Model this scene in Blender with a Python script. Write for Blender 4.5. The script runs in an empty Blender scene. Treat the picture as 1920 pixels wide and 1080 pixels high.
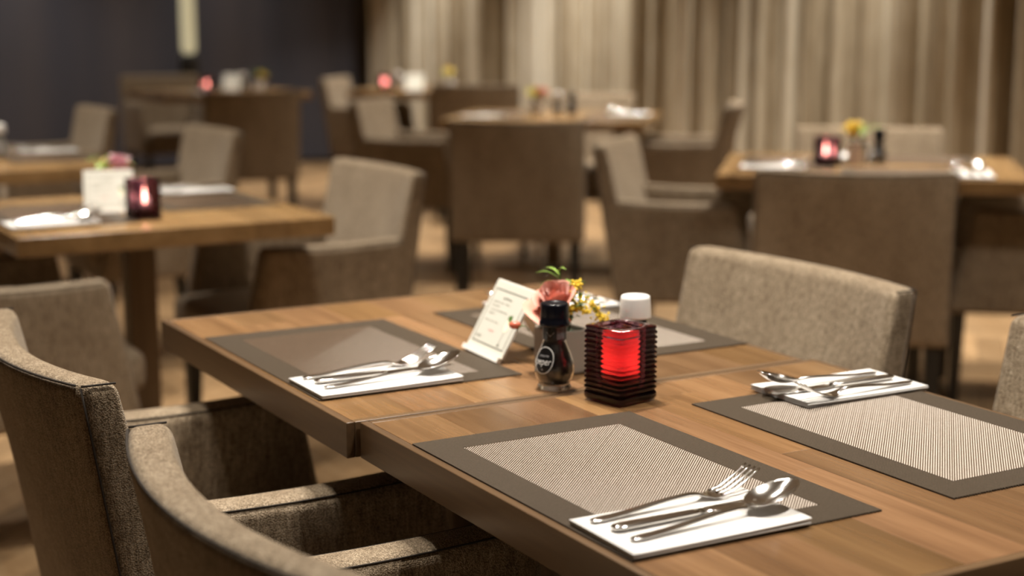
import bpy, bmesh, math, random
from mathutils import Vector, Matrix
PI = math.pi
rnd = random.Random(7)
S = bpy.context.scene
C = S.collection

# ------------------------------------------------------------------ camera, world, lights, exposure
cam_d = bpy.data.cameras.new('camera')
cam = bpy.data.objects.new('camera', cam_d); C.objects.link(cam)
cam_d.sensor_width = 36.0
cam_d.lens = 36.0 * 2928.15 / 1920.0
cam.location = (0, 0, 1.24006)
YAW, PITCH = 0.518518, 0.174451
fw = Vector((math.sin(YAW) * math.cos(PITCH), math.cos(YAW) * math.cos(PITCH), -math.sin(PITCH)))
cam.rotation_euler = fw.to_track_quat('-Z', 'Y').to_euler()
cam_d.clip_start = 0.05
cam_d.dof.use_dof = True
cam_d.dof.focus_distance = 1.76
cam_d.dof.aperture_fstop = 3.0
S.camera = cam

S.view_settings.view_transform = 'Standard'
S.view_settings.look = 'None'
S.view_settings.exposure = 0.0
S.view_settings.gamma = 1.0
S.view_settings.use_curve_mapping = False

W = bpy.data.worlds.new('world'); S.world = W
W.use_nodes = True
W.node_tree.nodes['Background'].inputs[0].default_value = (1.0, 0.85, 0.7, 1)
W.node_tree.nodes['Background'].inputs[1].default_value = 0.001

CEIL = 2.80
LAMP_COL = (1.0, 0.93, 0.82)
LAMP_W = 25.0
LAMPS = [(1.12, 2.15, 1.0), (1.45, 0.75, 0.70), (0.43, 1.75, 0.40), (1.15, 3.95, 1.15), (1.06, 5.50, 0.8), (1.05, 7.10, 0.8),
         (2.75, 2.10, 0.85), (3.53, 3.83, 1.25), (3.95, 6.50, 1.0), (4.65, 9.10, 0.9), (3.2, 9.5, 0.35), (4.2, 4.45, 0.5), (4.5, 7.05, 0.5), (0.2, 9.3, 0.5),  # ceiling spots; some pairs are added to brighten chair backs and wash curtains
         (5.20, 3.6, 0.8), (5.22, 6.0, 0.95), (5.22, 8.4, 0.95), (5.22, 10.6, 1.1),
         (0.9, 11.5, 0.9), (2.6, 11.5, 0.6), (4.2, 11.5, 0.35), (-1.3, 3.2, 0.3)]
for x, y, k in LAMPS:
    for dx in (-0.09, 0.09):                     # twin spots at every position, added ones too
        l = bpy.data.lights.new('down_and_fill_light', 'AREA')
        l.shape = 'DISK'; l.size = 0.08; l.energy = LAMP_W * k * 0.5; l.color = LAMP_COL
        l.spread = math.radians(88)
        o = bpy.data.objects.new('down_and_fill_light', l); C.objects.link(o)
        o.location = (x + dx, y, CEIL - 0.02)

# ------------------------------------------------------------------ materials
def new_mat(name):
    m = bpy.data.materials.new(name); m.use_nodes = True
    nt = m.node_tree
    return m, nt, nt.nodes['Principled BSDF']
def node(nt, typ, **kw):
    n = nt.nodes.new(typ)
    for k, v in kw.items():
        if k.startswith('i_'):
            n.inputs[int(k[2:])].default_value = v
        else:
            setattr(n, k, v)
    return n
def ramp(nt, fac, stops):
    r = nt.nodes.new('ShaderNodeValToRGB')
    el = r.color_ramp.elements
    while len(el) < len(stops): el.new(0.5)
    for e, (p, c) in zip(el, stops):
        e.position = p; e.color = (*c, 1) if len(c) == 3 else c
    nt.links.new(fac, r.inputs[0]); return r
def coords(nt, scale=(1, 1, 1), kind='Object', rot=(0, 0, 0)):
    t = nt.nodes.new('ShaderNodeTexCoord'); mp = nt.nodes.new('ShaderNodeMapping')
    mp.inputs['Scale'].default_value = scale; mp.inputs['Rotation'].default_value = rot
    nt.links.new(t.outputs[kind], mp.inputs['Vector']); return mp.outputs[0]
def noise(nt, vec, scale=1.0, detail=3.0, rough=0.55):
    n = nt.nodes.new('ShaderNodeTexNoise')
    n.inputs['Scale'].default_value = scale; n.inputs['Detail'].default_value = detail; n.inputs['Roughness'].default_value = rough
    nt.links.new(vec, n.inputs['Vector']); return n.outputs['Fac']
def math_n(nt, op, a, b=None):
    n = nt.nodes.new('ShaderNodeMath'); n.operation = op
    for i, v in enumerate((a, b)):
        if v is None: continue
        if isinstance(v, (int, float)): n.inputs[i].default_value = v
        else: nt.links.new(v, n.inputs[i])
    return n.outputs[0]
def mix_col(nt, fac, a, b, blend='MIX'):
    n = nt.nodes.new('ShaderNodeMix'); n.data_type = 'RGBA'; n.blend_type = blend
    for idx, v in ((0, fac), (6, a), (7, b)):
        if isinstance(v, (int, float)): n.inputs[idx].default_value = v
        elif isinstance(v, tuple): n.inputs[idx].default_value = (*v, 1)
        else: nt.links.new(v, n.inputs[idx])
    return n.outputs[2]
def bump(nt, bsdf, h, strength=0.3, dist=0.001):
    b = nt.nodes.new('ShaderNodeBump'); b.inputs['Strength'].default_value = strength; b.inputs['Distance'].default_value = dist
    nt.links.new(h, b.inputs['Height']); nt.links.new(b.outputs[0], bsdf.inputs['Normal'])
def plain(name, col, rough=0.5, metal=0.0, spec=0.5, trans=0.0, ior=1.45, sheen=0.0, coat=0.0):
    m, nt, b = new_mat(name)
    b.inputs['Base Color'].default_value = (*col, 1); b.inputs['Roughness'].default_value = rough
    b.inputs['Metallic'].default_value = metal; b.inputs['Specular IOR Level'].default_value = spec
    b.inputs['Transmission Weight'].default_value = trans; b.inputs['IOR'].default_value = ior
    b.inputs['Sheen Weight'].default_value = sheen; b.inputs['Coat Weight'].default_value = coat
    return m
def fabric(name, c0, c1, c2):
    m, nt, b = new_mat(name)
    v = coords(nt)
    vo = nt.nodes.new('ShaderNodeTexVoronoi'); vo.inputs['Scale'].default_value = 520
    nt.links.new(v, vo.inputs['Vector'])
    slub = noise(nt, coords(nt, (260, 260, 42)), 1.0, 3)
    slub2 = noise(nt, coords(nt, (60, 60, 300)), 1.0, 2)
    big = noise(nt, coords(nt, (14, 14, 5)), 1.0, 3)
    f = math_n(nt, 'ADD', math_n(nt, 'MULTIPLY', slub, 0.55), math_n(nt, 'MULTIPLY', slub2, 0.25))
    f = math_n(nt, 'ADD', f, math_n(nt, 'MULTIPLY', big, 0.2))
    r = ramp(nt, f, [(0.33, c0), (0.5, c1), (0.68, c2)])
    cell = ramp(nt, vo.outputs['Distance'], [(0.0, (1.2, 1.2, 1.2)), (0.75, (0.42, 0.40, 0.37))])
    col = mix_col(nt, 1.0, r.outputs[0], cell.outputs[0], 'MULTIPLY')
    nt.links.new(col, b.inputs['Base Color'])
    b.inputs['Roughness'].default_value = 0.72; b.inputs['Specular IOR Level'].default_value = 0.25
    b.inputs['Sheen Weight'].default_value = 0.12; b.inputs['Sheen Roughness'].default_value = 0.4
    hgt = math_n(nt, 'ADD', math_n(nt, 'MULTIPLY', vo.outputs['Distance'], -0.8), math_n(nt, 'MULTIPLY', slub, 0.6))
    bump(nt, b, hgt, 0.9, 0.0013)
    return m
def wood(name, cols, axis='y', scale=1.0, rough=0.28, coat=0.0, bands=None, use_obj_color=False, spec=0.5):
    m, nt, b = new_mat(name)
    st = {'y': (26, 1.3, 26), 'x': (1.3, 26, 26), 'z': (26, 26, 1.3)}[axis]
    st = tuple(s * scale for s in st)
    v = coords(nt, st)
    if use_obj_color:
        oi = nt.nodes.new('ShaderNodeObjectInfo')
        add = nt.nodes.new('ShaderNodeVectorMath'); add.operation = 'ADD'
        mul = nt.nodes.new('ShaderNodeVectorMath'); mul.operation = 'SCALE'; mul.inputs[3].default_value = 37.0
        nt.links.new(oi.outputs['Color'], mul.inputs[0])
        nt.links.new(v, add.inputs[0]); nt.links.new(mul.outputs[0], add.inputs[1]); v = add.outputs[0]
    g = noise(nt, v, 1.0, 6, 0.6)
    fine = noise(nt, coords(nt, tuple(s * 9 for s in st)), 1.0, 2)
    f = math_n(nt, 'ADD', math_n(nt, 'MULTIPLY', g, 0.8), math_n(nt, 'MULTIPLY', fine, 0.2))
    r = ramp(nt, f, [(0.3, cols[0]), (0.5, cols[1]), (0.7, cols[2])])
    col = r.outputs[0]
    if use_obj_color:
        col = mix_col(nt, 1.0, col, oi.outputs['Color'], 'MULTIPLY')
    if bands:
        wv = nt.nodes.new('ShaderNodeTexNoise'); wv.noise_dimensions = '1D'
        sep = nt.nodes.new('ShaderNodeSeparateXYZ'); nt.links.new(coords(nt), sep.inputs[0])
        q = math_n(nt, 'FLOOR', math_n(nt, 'DIVIDE', sep.outputs[0], bands))
        nt.links.new(math_n(nt, 'MULTIPLY', q, 7.31), wv.inputs['W'])
        wv.inputs['Scale'].default_value = 1.0
        t = ramp(nt, wv.outputs['Fac'], [(0.3, (0.78, 0.76, 0.74)), (0.7, (1.15, 1.15, 1.12))])
        col = mix_col(nt, 1.0, col, t.outputs[0], 'MULTIPLY')
    nt.links.new(col, b.inputs['Base Color'])
    b.inputs['Roughness'].default_value = rough; b.inputs['Specular IOR Level'].default_value = spec
    b.inputs['Coat Weight'].default_value = coat; b.inputs['Coat Roughness'].default_value = 0.12
    bump(nt, b, fine, 0.06, 0.0008)
    return m

M = {}
M['fabric'] = fabric('chair fabric', (0.165, 0.112, 0.066), (0.32, 0.243, 0.163), (0.50, 0.405, 0.295))
M['seam'] = plain('dark seam thread', (0.02, 0.013, 0.008), 0.8)
M['leg'] = wood('dark wenge wood', [(0.006, 0.005, 0.004), (0.010, 0.008, 0.006), (0.018, 0.013, 0.009)], 'z', rough=0.4)
WC = [(0.112, 0.058, 0.026), (0.180, 0.098, 0.045), (0.255, 0.147, 0.071)]
M['stave'] = wood('oiled walnut stave', WC, 'y', rough=0.25, use_obj_color=True)
M['edge_y'] = wood('walnut edge board', [(0.068, 0.038, 0.019), (0.105, 0.060, 0.029), (0.150, 0.090, 0.045)], 'y', rough=0.33)
M['edge_x'] = wood('walnut end board', [(0.068, 0.038, 0.019), (0.105, 0.060, 0.029), (0.150, 0.090, 0.045)], 'x', rough=0.33)
M['top'] = wood('walnut table top', [(0.155, 0.088, 0.036), (0.235, 0.138, 0.058), (0.30, 0.185, 0.086)], 'y', rough=0.27, bands=0.088)
M['column'] = wood('walnut column', [(0.10, 0.06, 0.03), (0.15, 0.095, 0.05), (0.20, 0.135, 0.075)], 'z', rough=0.4)
M['floor'] = wood('oak parquet', [(0.30, 0.19, 0.095), (0.40, 0.27, 0.145), (0.50, 0.355, 0.21)], 'y', rough=0.35)
M['steel'] = plain('brushed steel', (0.62, 0.60, 0.57), 0.22, 1.0)
M['cutlery'] = plain('polished steel', (0.78, 0.76, 0.73), 0.12, 1.0)
M['paper'] = plain('white paper napkin', (0.70, 0.68, 0.66), 0.8, spec=0.15)
M['card'] = plain('cream card', (0.55, 0.53, 0.47), 0.45)
M['acrylic'] = plain('pale acrylic', (0.78, 0.74, 0.68), 0.12)
M['ink'] = plain('grey green ink', (0.10, 0.10, 0.07), 0.7)
M['pale_ink'] = plain('soft grey ink', (0.22, 0.21, 0.17), 0.7)
M['red_ink'] = plain('soft red ink', (0.62, 0.30, 0.27), 0.7)
M['drink'] = plain('printed pale drink', (0.80, 0.74, 0.56), 0.5)
M['mint'] = plain('printed mint green', (0.07, 0.13, 0.025), 0.6)
M['cap_black'] = plain('navy black plastic', (0.004, 0.004, 0.007), 0.25)
M['cap_white'] = plain('white plastic', (0.80, 0.77, 0.74), 0.35)
M['glass'] = plain('clear glass', (1, 1, 1), 0.02, trans=1.0, ior=1.45)
M['label'] = plain('black label', (0.008, 0.007, 0.007), 0.3)
M['white_print'] = plain('white print', (0.72, 0.70, 0.68), 0.5)
M['grey_print'] = plain('grey print', (0.30, 0.29, 0.30), 0.5)
M['ceramic'] = plain('warm grey ceramic', (0.30, 0.26, 0.22), 0.4)
M['ceramic_white'] = plain('white ceramic', (0.74, 0.72, 0.70), 0.3)
M['soil'] = plain('dark green foam', (0.015, 0.022, 0.008), 0.9)
M['stem'] = plain('green stem', (0.09, 0.15, 0.03), 0.5)
M['leaf'] = plain('fresh green leaf', (0.20, 0.30, 0.06), 0.35)
M['leaf_dark'] = plain('deep green leaf', (0.06, 0.12, 0.02), 0.4)
M['yellow'] = plain('yellow buds', (0.80, 0.56, 0.04), 0.6)
M['berry'] = plain('coral berry', (0.55, 0.13, 0.08), 0.3)
M['wax'] = plain('white wax', (0.8, 0.72, 0.62), 0.5)
def petal_mat(name, a, b_, c):
    m, nt, b = new_mat(name)
    v = coords(nt, (1, 1, 1)); n = noise(nt, v, 60, 3)
    t = nt.nodes.new('ShaderNodeTexCoord'); sep = nt.nodes.new('ShaderNodeSeparateXYZ'); nt.links.new(t.outputs['Object'], sep.inputs[0])
    f = math_n(nt, 'ADD', math_n(nt, 'MULTIPLY', sep.outputs[2], 16.0), math_n(nt, 'MULTIPLY', n, 0.35))
    r = ramp(nt, f, [(0.1, a), (0.55, b_), (1.0, c)])
    nt.links.new(r.outputs[0], b.inputs['Base Color'])
    b.inputs['Roughness'].default_value = 0.5; b.inputs['Sheen Weight'].default_value = 0.2
    b.inputs['Subsurface Weight'].default_value = 0.15; b.inputs['Subsurface Radius'].default_value = (0.004, 0.002, 0.001)
    return m
M['petal'] = petal_mat('salmon rose petal', (0.60, 0.40, 0.16), (0.62, 0.24, 0.17), (0.66, 0.31, 0.25))
M['petal_pink'] = petal_mat('lilac pink petal', (0.55, 0.30, 0.30), (0.58, 0.30, 0.36), (0.62, 0.40, 0.44))
M['petal_yellow'] = petal_mat('yellow petal', (0.7, 0.5, 0.05), (0.8, 0.6, 0.05), (0.82, 0.65, 0.25))
def granules(name, c0, c1, scale):
    m, nt, b = new_mat(name)
    vo = nt.nodes.new('ShaderNodeTexVoronoi'); vo.inputs['Scale'].default_value = scale
    nt.links.new(coords(nt), vo.inputs['Vector'])
    r = ramp(nt, vo.outputs['Distance'], [(0.1, c1), (0.7, c0)])
    nt.links.new(r.outputs[0], b.inputs['Base Color']); b.inputs['Roughness'].default_value = 0.4
    bump(nt, b, vo.outputs['Distance'], -1.0, 0.003)
    return m
M['peppercorn'] = granules('black peppercorns', (0.006, 0.004, 0.003), (0.030, 0.020, 0.012), 240)
M['salt'] = granules('coarse salt', (0.50, 0.49, 0.47), (0.85, 0.84, 0.82), 400)
def weave(name, dark, light, pitch, wgt):
    m, nt, b = new_mat(name)
    t = nt.nodes.new('ShaderNodeTexCoord'); sep = nt.nodes.new('ShaderNodeSeparateXYZ'); nt.links.new(t.outputs['Object'], sep.inputs[0])
    d = math_n(nt, 'SUBTRACT', sep.outputs[0], sep.outputs[1])
    s = math_n(nt, 'SINE', math_n(nt, 'MULTIPLY', d, 2 * PI / (pitch * 1.4142)))
    e = math_n(nt, 'SINE', math_n(nt, 'MULTIPLY', math_n(nt, 'ADD', sep.outputs[0], sep.outputs[1]), 2 * PI / (pitch * 0.9)))
    n = noise(nt, coords(nt, (420, 420, 420)), 1.0, 2)
    h = math_n(nt, 'ADD', math_n(nt, 'MULTIPLY', s, 0.5 * wgt), math_n(nt, 'MULTIPLY', e, 0.10))
    h2 = math_n(nt, 'ADD', math_n(nt, 'ADD', h, 0.5), math_n(nt, 'MULTIPLY', math_n(nt, 'SUBTRACT', n, 0.5), 0.55))
    r = ramp(nt, h2, [(0.30, dark), (0.68, light)])
    nt.links.new(r.outputs[0], b.inputs['Base Color'])
    b.inputs['Roughness'].default_value = 0.55; b.inputs['Specular IOR Level'].default_value = 0.12
    bump(nt, b, h2, 0.35, 0.0004)
    return m
M['strand_light'] = weave('pale ground strands', (0.28, 0.24, 0.20), (0.50, 0.45, 0.40), 0.0008, 0.4)
M['strand_dark'] = weave('taupe cord strands', (0.060, 0.040, 0.026), (0.135, 0.093, 0.064), 0.0010, 0.3)
M['weave_border'] = weave('woven vinyl border', (0.026, 0.019, 0.012), (0.070, 0.052, 0.037), 0.0016, 0.5)
# plum pressed glass
m, nt, b = new_mat('plum pressed glass')
b.inputs['Base Color'].default_value = (0.80, 0.66, 0.76, 1); b.inputs['Roughness'].default_value = 0.03
b.inputs['Transmission Weight'].default_value = 1.0; b.inputs['IOR'].default_value = 1.47
va = nt.nodes.new('ShaderNodeVolumeAbsorption'); va.inputs['Color'].default_value = (0.50, 0.10, 0.32, 1); va.inputs['Density'].default_value = 85
nt.links.new(va.outputs[0], nt.nodes['Material Output'].inputs['Volume'])
M['plum'] = m
# red translucent cup, lit from inside by the candle
m, nt, b = new_mat('red candle cup')
tr = nt.nodes.new('ShaderNodeBsdfTranslucent'); tr.inputs[0].default_value = (1.0, 0.30, 0.30, 1)
df = nt.nodes.new('ShaderNodeBsdfDiffuse'); df.inputs[0].default_value = (0.5, 0.06, 0.06, 1)
mx = nt.nodes.new('ShaderNodeMixShader'); mx.inputs[0].default_value = 0.35
nt.links.new(tr.outputs[0], mx.inputs[1]); nt.links.new(df.outputs[0], mx.inputs[2])
nt.links.new(mx.outputs[0], nt.nodes['Material Output'].inputs['Surface'])
M['cup'] = m
m, nt, b = new_mat('candle flame')
b.inputs['Emission Color'].default_value = (1.0, 0.55, 0.30, 1); b.inputs['Emission Strength'].default_value = 6
M['flame'] = m
m, nt, b = new_mat('tall candle flame')
b.inputs['Emission Color'].default_value = (1.0, 0.50, 0.28, 1); b.inputs['Emission Strength'].default_value = 45
M['flame_far'] = m
m, nt, b = new_mat('lit pale lamp tube')
b.inputs['Base Color'].default_value = (0.6, 0.58, 0.45, 1)
b.inputs['Emission Color'].default_value = (1.0, 0.90, 0.56, 1); b.inputs['Emission Strength'].default_value = 0.36
M['tube'] = m
def drape(name, stops, scale, rough):
    m, nt, b = new_mat(name)
    n = noise(nt, coords(nt, (3.2 * scale, 3.2 * scale, 0.02)), 1.0, 3, 0.6)
    fine = noise(nt, coords(nt, (60, 60, 5)), 1.0, 2)
    f = math_n(nt, 'ADD', math_n(nt, 'MULTIPLY', n, 0.85), math_n(nt, 'MULTIPLY', fine, 0.15))
    r = ramp(nt, f, stops)
    nt.links.new(r.outputs[0], b.inputs['Base Color']); b.inputs['Roughness'].default_value = rough
    b.inputs['Specular IOR Level'].default_value = 0.15
    return m
M['curtain'] = drape('beige curtain cloth', [(0.39, (0.17, 0.125, 0.072)), (0.5, (0.40, 0.335, 0.24)), (0.61, (0.66, 0.61, 0.51))], 2.0, 0.8)  # cloth stripes, contrast raised so the colour also stands in for fold shading
M['curtain_dark'] = drape('dark slate curtain cloth', [(0.3, (0.050, 0.056, 0.078)), (0.5, (0.064, 0.065, 0.084)), (0.7, (0.086, 0.080, 0.092))], 0.7, 0.85)
M['wall'] = plain('warm plaster', (0.13, 0.11, 0.09), 0.9)
M['ceiling'] = plain('pale ceiling', (0.44, 0.44, 0.44), 0.9)

# ------------------------------------------------------------------ geometry helpers
class MB:
    def __init__(s): s.v = []; s.f = []; s.m = []
    def add(s, vs, fs, mi=0):
        o = len(s.v); s.v += [tuple(p) for p in vs]
        s.f += [tuple(i + o for i in f) for f in fs]; s.m += [mi] * len(fs)
        return s
    def build(s, name, mats, parent=None, smooth=True):
        me = bpy.data.meshes.new(name); me.from_pydata(s.v, [], s.f)
        if not isinstance(mats, (list, tuple)): mats = [mats]
        for q in mats: me.materials.append(q)
        for p, mi in zip(me.polygons, s.m):
            p.material_index = mi; p.use_smooth = smooth
        bm = bmesh.new(); bm.from_mesh(me)
        bmesh.ops.recalc_face_normals(bm, faces=bm.faces)
        bm.to_mesh(me); bm.free(); me.update()
        o = bpy.data.objects.new(name, me); C.objects.link(o)
        if parent: o.parent = parent
        return o
def axis_list(h, r, n, seg):
    a = [(h - r) + r * math.tan(PI / 4 * k / seg) for k in range(seg, 0, -1)]
    mid = [-(h - r) + 2 * (h - r) * k / (n + 1) for k in range(n + 2)]
    return [-x for x in a] + mid + a[::-1]
def rbox(h, r, n=(0, 0, 0), seg=2, center=(0, 0, 0), deform=None):
    r = min(r, min(h) * 0.999)
    ax = [axis_list(h[i], r, n[i], seg) for i in range(3)]
    vs, fs, idx = [], [], {}
    def vid(p):
        k = tuple(round(c, 7) for c in p)
        if k not in idx:
            q = [max(-(h[i] - r), min(h[i] - r, p[i])) for i in range(3)]
            d = [p[i] - q[i] for i in range(3)]; L = math.sqrt(sum(c * c for c in d)) or 1
            w = Vector([q[i] + r * d[i] / L + center[i] for i in range(3)])
            idx[k] = len(vs); vs.append(deform(w) if deform else w)
        return idx[k]
    for a in range(3):
        b, c = (a + 1) % 3, (a + 2) % 3
        for s in (-1, 1):
            for i in range(len(ax[b]) - 1):
                for j in range(len(ax[c]) - 1):
                    q = []
                    for (ii, jj) in ((i, j), (i + 1, j), (i + 1, j + 1), (i, j + 1)):
                        p = [0, 0, 0]; p[a] = s * h[a]; p[b] = ax[b][ii]; p[c] = ax[c][jj]; q.append(vid(p))
                    fs.append(q if s > 0 else q[::-1])
    return vs, fs
def lathe(prof, n=24, cx=0, cy=0, cz=0, cap=True):
    vs, fs = [], []
    for r, z in prof:
        for k in range(n):
            a = 2 * PI * k / n; vs.append((cx + r * math.cos(a), cy + r * math.sin(a), cz + z))
    for i in range(len(prof) - 1):
        for k in range(n):
            fs.append((i * n + k, i * n + (k + 1) % n, (i + 1) * n + (k + 1) % n, (i + 1) * n + k))
    if cap:
        fs.append(tuple(range(n))[::-1]); fs.append(tuple((len(prof) - 1) * n + k for k in range(n)))
    return vs, fs
def tube(pts, r, n=6):
    vs, fs = [], []
    pts = [Vector(p) for p in pts]
    rs = r if isinstance(r, (list, tuple)) else [r] * len(pts)
    for i, p in enumerate(pts):
        t = (pts[min(i + 1, len(pts) - 1)] - pts[max(i - 1, 0)]).normalized()
        u = t.cross(Vector((0, 0, 1)))
        if u.length < 1e-3: u = t.cross(Vector((1, 0, 0)))
        u.normalize(); w = t.cross(u)
        for k in range(n):
            a = 2 * PI * k / n; vs.append(p + rs[i] * (math.cos(a) * u + math.sin(a) * w))
    for i in range(len(pts) - 1):
        for k in range(n):
            fs.append((i * n + k, i * n + (k + 1) % n, (i + 1) * n + (k + 1) % n, (i + 1) * n + k))
    fs.append(tuple(range(n))[::-1]); fs.append(tuple((len(pts) - 1) * n + k for k in range(n)))
    return vs, fs
def strip(st, n=10):
    """loft along x: stations (x, y, z, half width, half thickness)"""
    vs, fs = [], []
    for x, y, z, hw, ht in st:
        for k in range(n):
            a = 2 * PI * k / n
            ca, sa = math.cos(a), math.sin(a)
            vs.append((x, y + hw * math.copysign(abs(ca) ** 0.95, ca), z + ht * math.copysign(abs(sa) ** 0.95, sa)))
    for i in range(len(st) - 1):
        for k in range(n):
            fs.append((i * n + k, i * n + (k + 1) % n, (i + 1) * n + (k + 1) % n, (i + 1) * n + k))
    fs.append(tuple(range(n))[::-1]); fs.append(tuple((len(st) - 1) * n + k for k in range(n)))
    return vs, fs
def box(x0, x1, y0, y1, z0, z1):
    vs = [(x, y, z) for z in (z0, z1) for y in (y0, y1) for x in (x0, x1)]
    return vs, [(0, 2, 3, 1), (4, 5, 7, 6), (0, 1, 5, 4), (2, 6, 7, 3), (0, 4, 6, 2), (1, 3, 7, 5)]
def tag(o, label=None, cat=None, group=None, kind=None):
    if label: o['label'] = label
    if cat: o['category'] = cat
    if group: o['group'] = group
    if kind: o['kind'] = kind
    return o
def thing(name, loc=(0, 0, 0), rz=0.0):
    o = bpy.data.objects.new(name, None); o.empty_display_size = 0.05; C.objects.link(o)
    o.location = loc; o.rotation_euler = (0, 0, rz); return o
KIDS = {}
def kids(o):
    if o.name not in KIDS: KIDS[o.name] = [c for c in bpy.data.objects if c.parent == o]
    return KIDS[o.name]
def dup(src, loc, rz, label, group=None, parent=None):
    c = src.copy(); C.objects.link(c)
    if parent is None:
        c.location = loc; c.rotation_euler = (0, 0, rz); c['label'] = label
        if group: c['group'] = group
    else: c.parent = parent
    for k in kids(src): dup(k, None, 0, None, None, c)
    return c
R = math.radians

# ------------------------------------------------------------------ room shell
X0, X1, Y0, Y1 = -2.6, 5.85, -3.0, 12.5
def struct(name, mb, mat, smooth=False):
    return tag(mb.build(name, mat, None, smooth), kind='structure')
floor = struct('floor', MB().add(*box(X0, X1, Y0, Y1, -0.10, -0.012)), M['floor'])
struct('ceiling', MB().add(*box(X0, X1, Y0, Y1, CEIL, CEIL + 0.1)), M['ceiling'])
struct('wall_back', MB().add(*box(X0, X1, Y1, Y1 + 0.1, -0.1, CEIL)), M['wall'])
struct('wall_right', MB().add(*box(X1, X1 + 0.1, Y0, Y1, -0.1, CEIL)), M['wall'])
struct('wall_left', MB().add(*box(X0 - 0.1, X0, Y0, Y1, -0.1, CEIL)), M['wall'])
struct('wall_front', MB().add(*box(X0, X1, Y0 - 0.1, Y0, -0.1, CEIL)), M['wall'])
# herringbone parquet: real boards with open joints
def parquet():
    mbs = MB()
    Lb, wb = 0.50, 0.10
    r2 = math.sqrt(0.5)
    def put(cx, cy, rot):
        if not (X0 + 0.02 < cx < X1 - 0.02 and Y0 + 0.02 < cy < Y1 - 0.02): return
        g = 0.0012; a, b = Lb / 2 - g, wb / 2 - g
        ca, sa = math.cos(rot), math.sin(rot)
        t = rnd.uniform(-0.0006, 0)
        vs = [(cx + ca * x - sa * y, cy + sa * x + ca * y, z) for z, e in ((-0.012, 0), (t, 0.0006)) for y in (-b + e, b - e) for x in (-a + e, a - e)]
        mbs.add(vs, [(4, 5, 7, 6), (0, 1, 5, 4), (2, 6, 7, 3), (0, 4, 6, 2), (1, 3, 7, 5)], rnd.randrange(3))
    n = int(Lb / wb)
    # the classic lattice: in a 45 degree turned frame, horizontal and vertical boards step by one width
    rng = 200
    for j in range(-rng, rng):
        for k in range(-30, 30):
            hx = j * wb + k * 2 * Lb + Lb / 2; hy = j * wb + wb / 2
            x, y = r2 * (hx - hy), r2 * (hx + hy)
            put(x, y + 4, PI / 4)
            vx = j * wb + k * 2 * Lb + Lb + wb / 2; vy = j * wb + Lb / 2 - Lb + wb
            x, y = r2 * (vx - vy), r2 * (vx + vy)
            put(x, y + 4, 3 * PI / 4)
    return mbs
fm = []
for i, k in enumerate((0.68, 0.86, 1.03)):
    fm.append(wood('oak parquet board', [(0.27 * k, 0.16 * k, 0.075 * k), (0.36 * k, 0.225 * k, 0.115 * k), (0.45 * k, 0.30 * k, 0.165 * k)], 'y', rough=0.33))
pq = parquet().build('parquet', fm, floor, False)
tag(pq, kind='stuff')

# curtains
def curtain(axis, const, a0, a1, amp, per, seed, name, mat):
    r = random.Random(seed)
    mb = MB(); pts = []; s = a0; ph = 0.0
    ctrl = []
    while s < a1:
        p = min(per * r.uniform(0.65, 1.45), max(0.02, a1 - s)); k = amp * r.uniform(0.5, 1.3)
        ctrl.append((s, p, k)); s += p
    for (s, p, k) in ctrl:
        for i in range(10):
            t = i / 10.0
            pts.append((s + p * t, -2.0 * k * abs(math.sin(PI * t)) ** 0.75 + k))
    zs = [0.03, 0.9, 1.8, CEIL - 0.03]
    n = len(pts); th = 0.004
    vs = []
    for off in (0, th):
        for zi, z in enumerate(zs):
            for (q, d) in pts:
                dd = const + d * (1.0 - 0.12 * zi / 3) + off
                vs.append((q, dd, z) if axis == 'x' else (dd, q, z))
    fs = []
    L = n * len(zs)
    for lay in (0, 1):
        for zi in range(len(zs) - 1):
            for i in range(n - 1):
                a = lay * L + zi * n + i
                fs.append((a, a + 1, a + n + 1, a + n))
    mb.add(vs, fs)
    return mb.build(name, mat)
tag(curtain('y', 5.62, 0.5, 12.2, 0.060, 0.17, 3, 'curtain', M['curtain']),
    'beige curtain hanging in deep folds, filling the right two thirds of the back', 'curtain')
tag(curtain('x', 12.28, -2.4, 5.50, 0.008, 0.40, 5, 'curtain', M['curtain_dark']),
    'dark slate curtain with shallow folds behind the left tables', 'curtain')

# ------------------------------------------------------------------ chairs
def back_def(w):
    t, y, z = w.x, w.y, w.z        # t in -1..1 scaled by 0.03
    k = max(0.0, (0.82 - z) / 0.5)
    th = 0.048 + 0.035 * k
    xr = -0.27 + 0.145 * (0.82 - z)
    e = 1 - (y / 0.275) ** 2
    hgt = max(0, (z - 0.34) / 0.48)
    x = xr + (t + 0.03) / 0.06 * th - 0.048 * e * hgt
    if t > 0: x += 0.008 * e * math.sin(PI * min(1, max(0, (z - .4) / .42)))
    return Vector((x, y * (0.985 + 0.015 * k), z - 0.004 * e * hgt))
def arm_def(sy):
    def f(w):
        t = (w.x + 0.17) / 0.34            # 0 rear, 1 front
        z = w.z
        xr = -0.205 + 0.145 * (0.65 - z); xf = 0.195 + 0.20 * (0.65 - z)
        return Vector((xr + (xf - xr) * t, w.y, z - 0.006 * math.sin(PI * t) * (1 if z > 0.6 else 0)))
    return f
def seat_def(w):
    u = max(-1, min(1, w.x / 0.21)); v = max(-1, min(1, w.y / 0.21))
    dz = 0.022 * (1 - u * u) * (1 - v * v) if w.z > 0.41 else 0
    return Vector((w.x * 1.11 + 0.055, w.y, w.z + dz))
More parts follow.
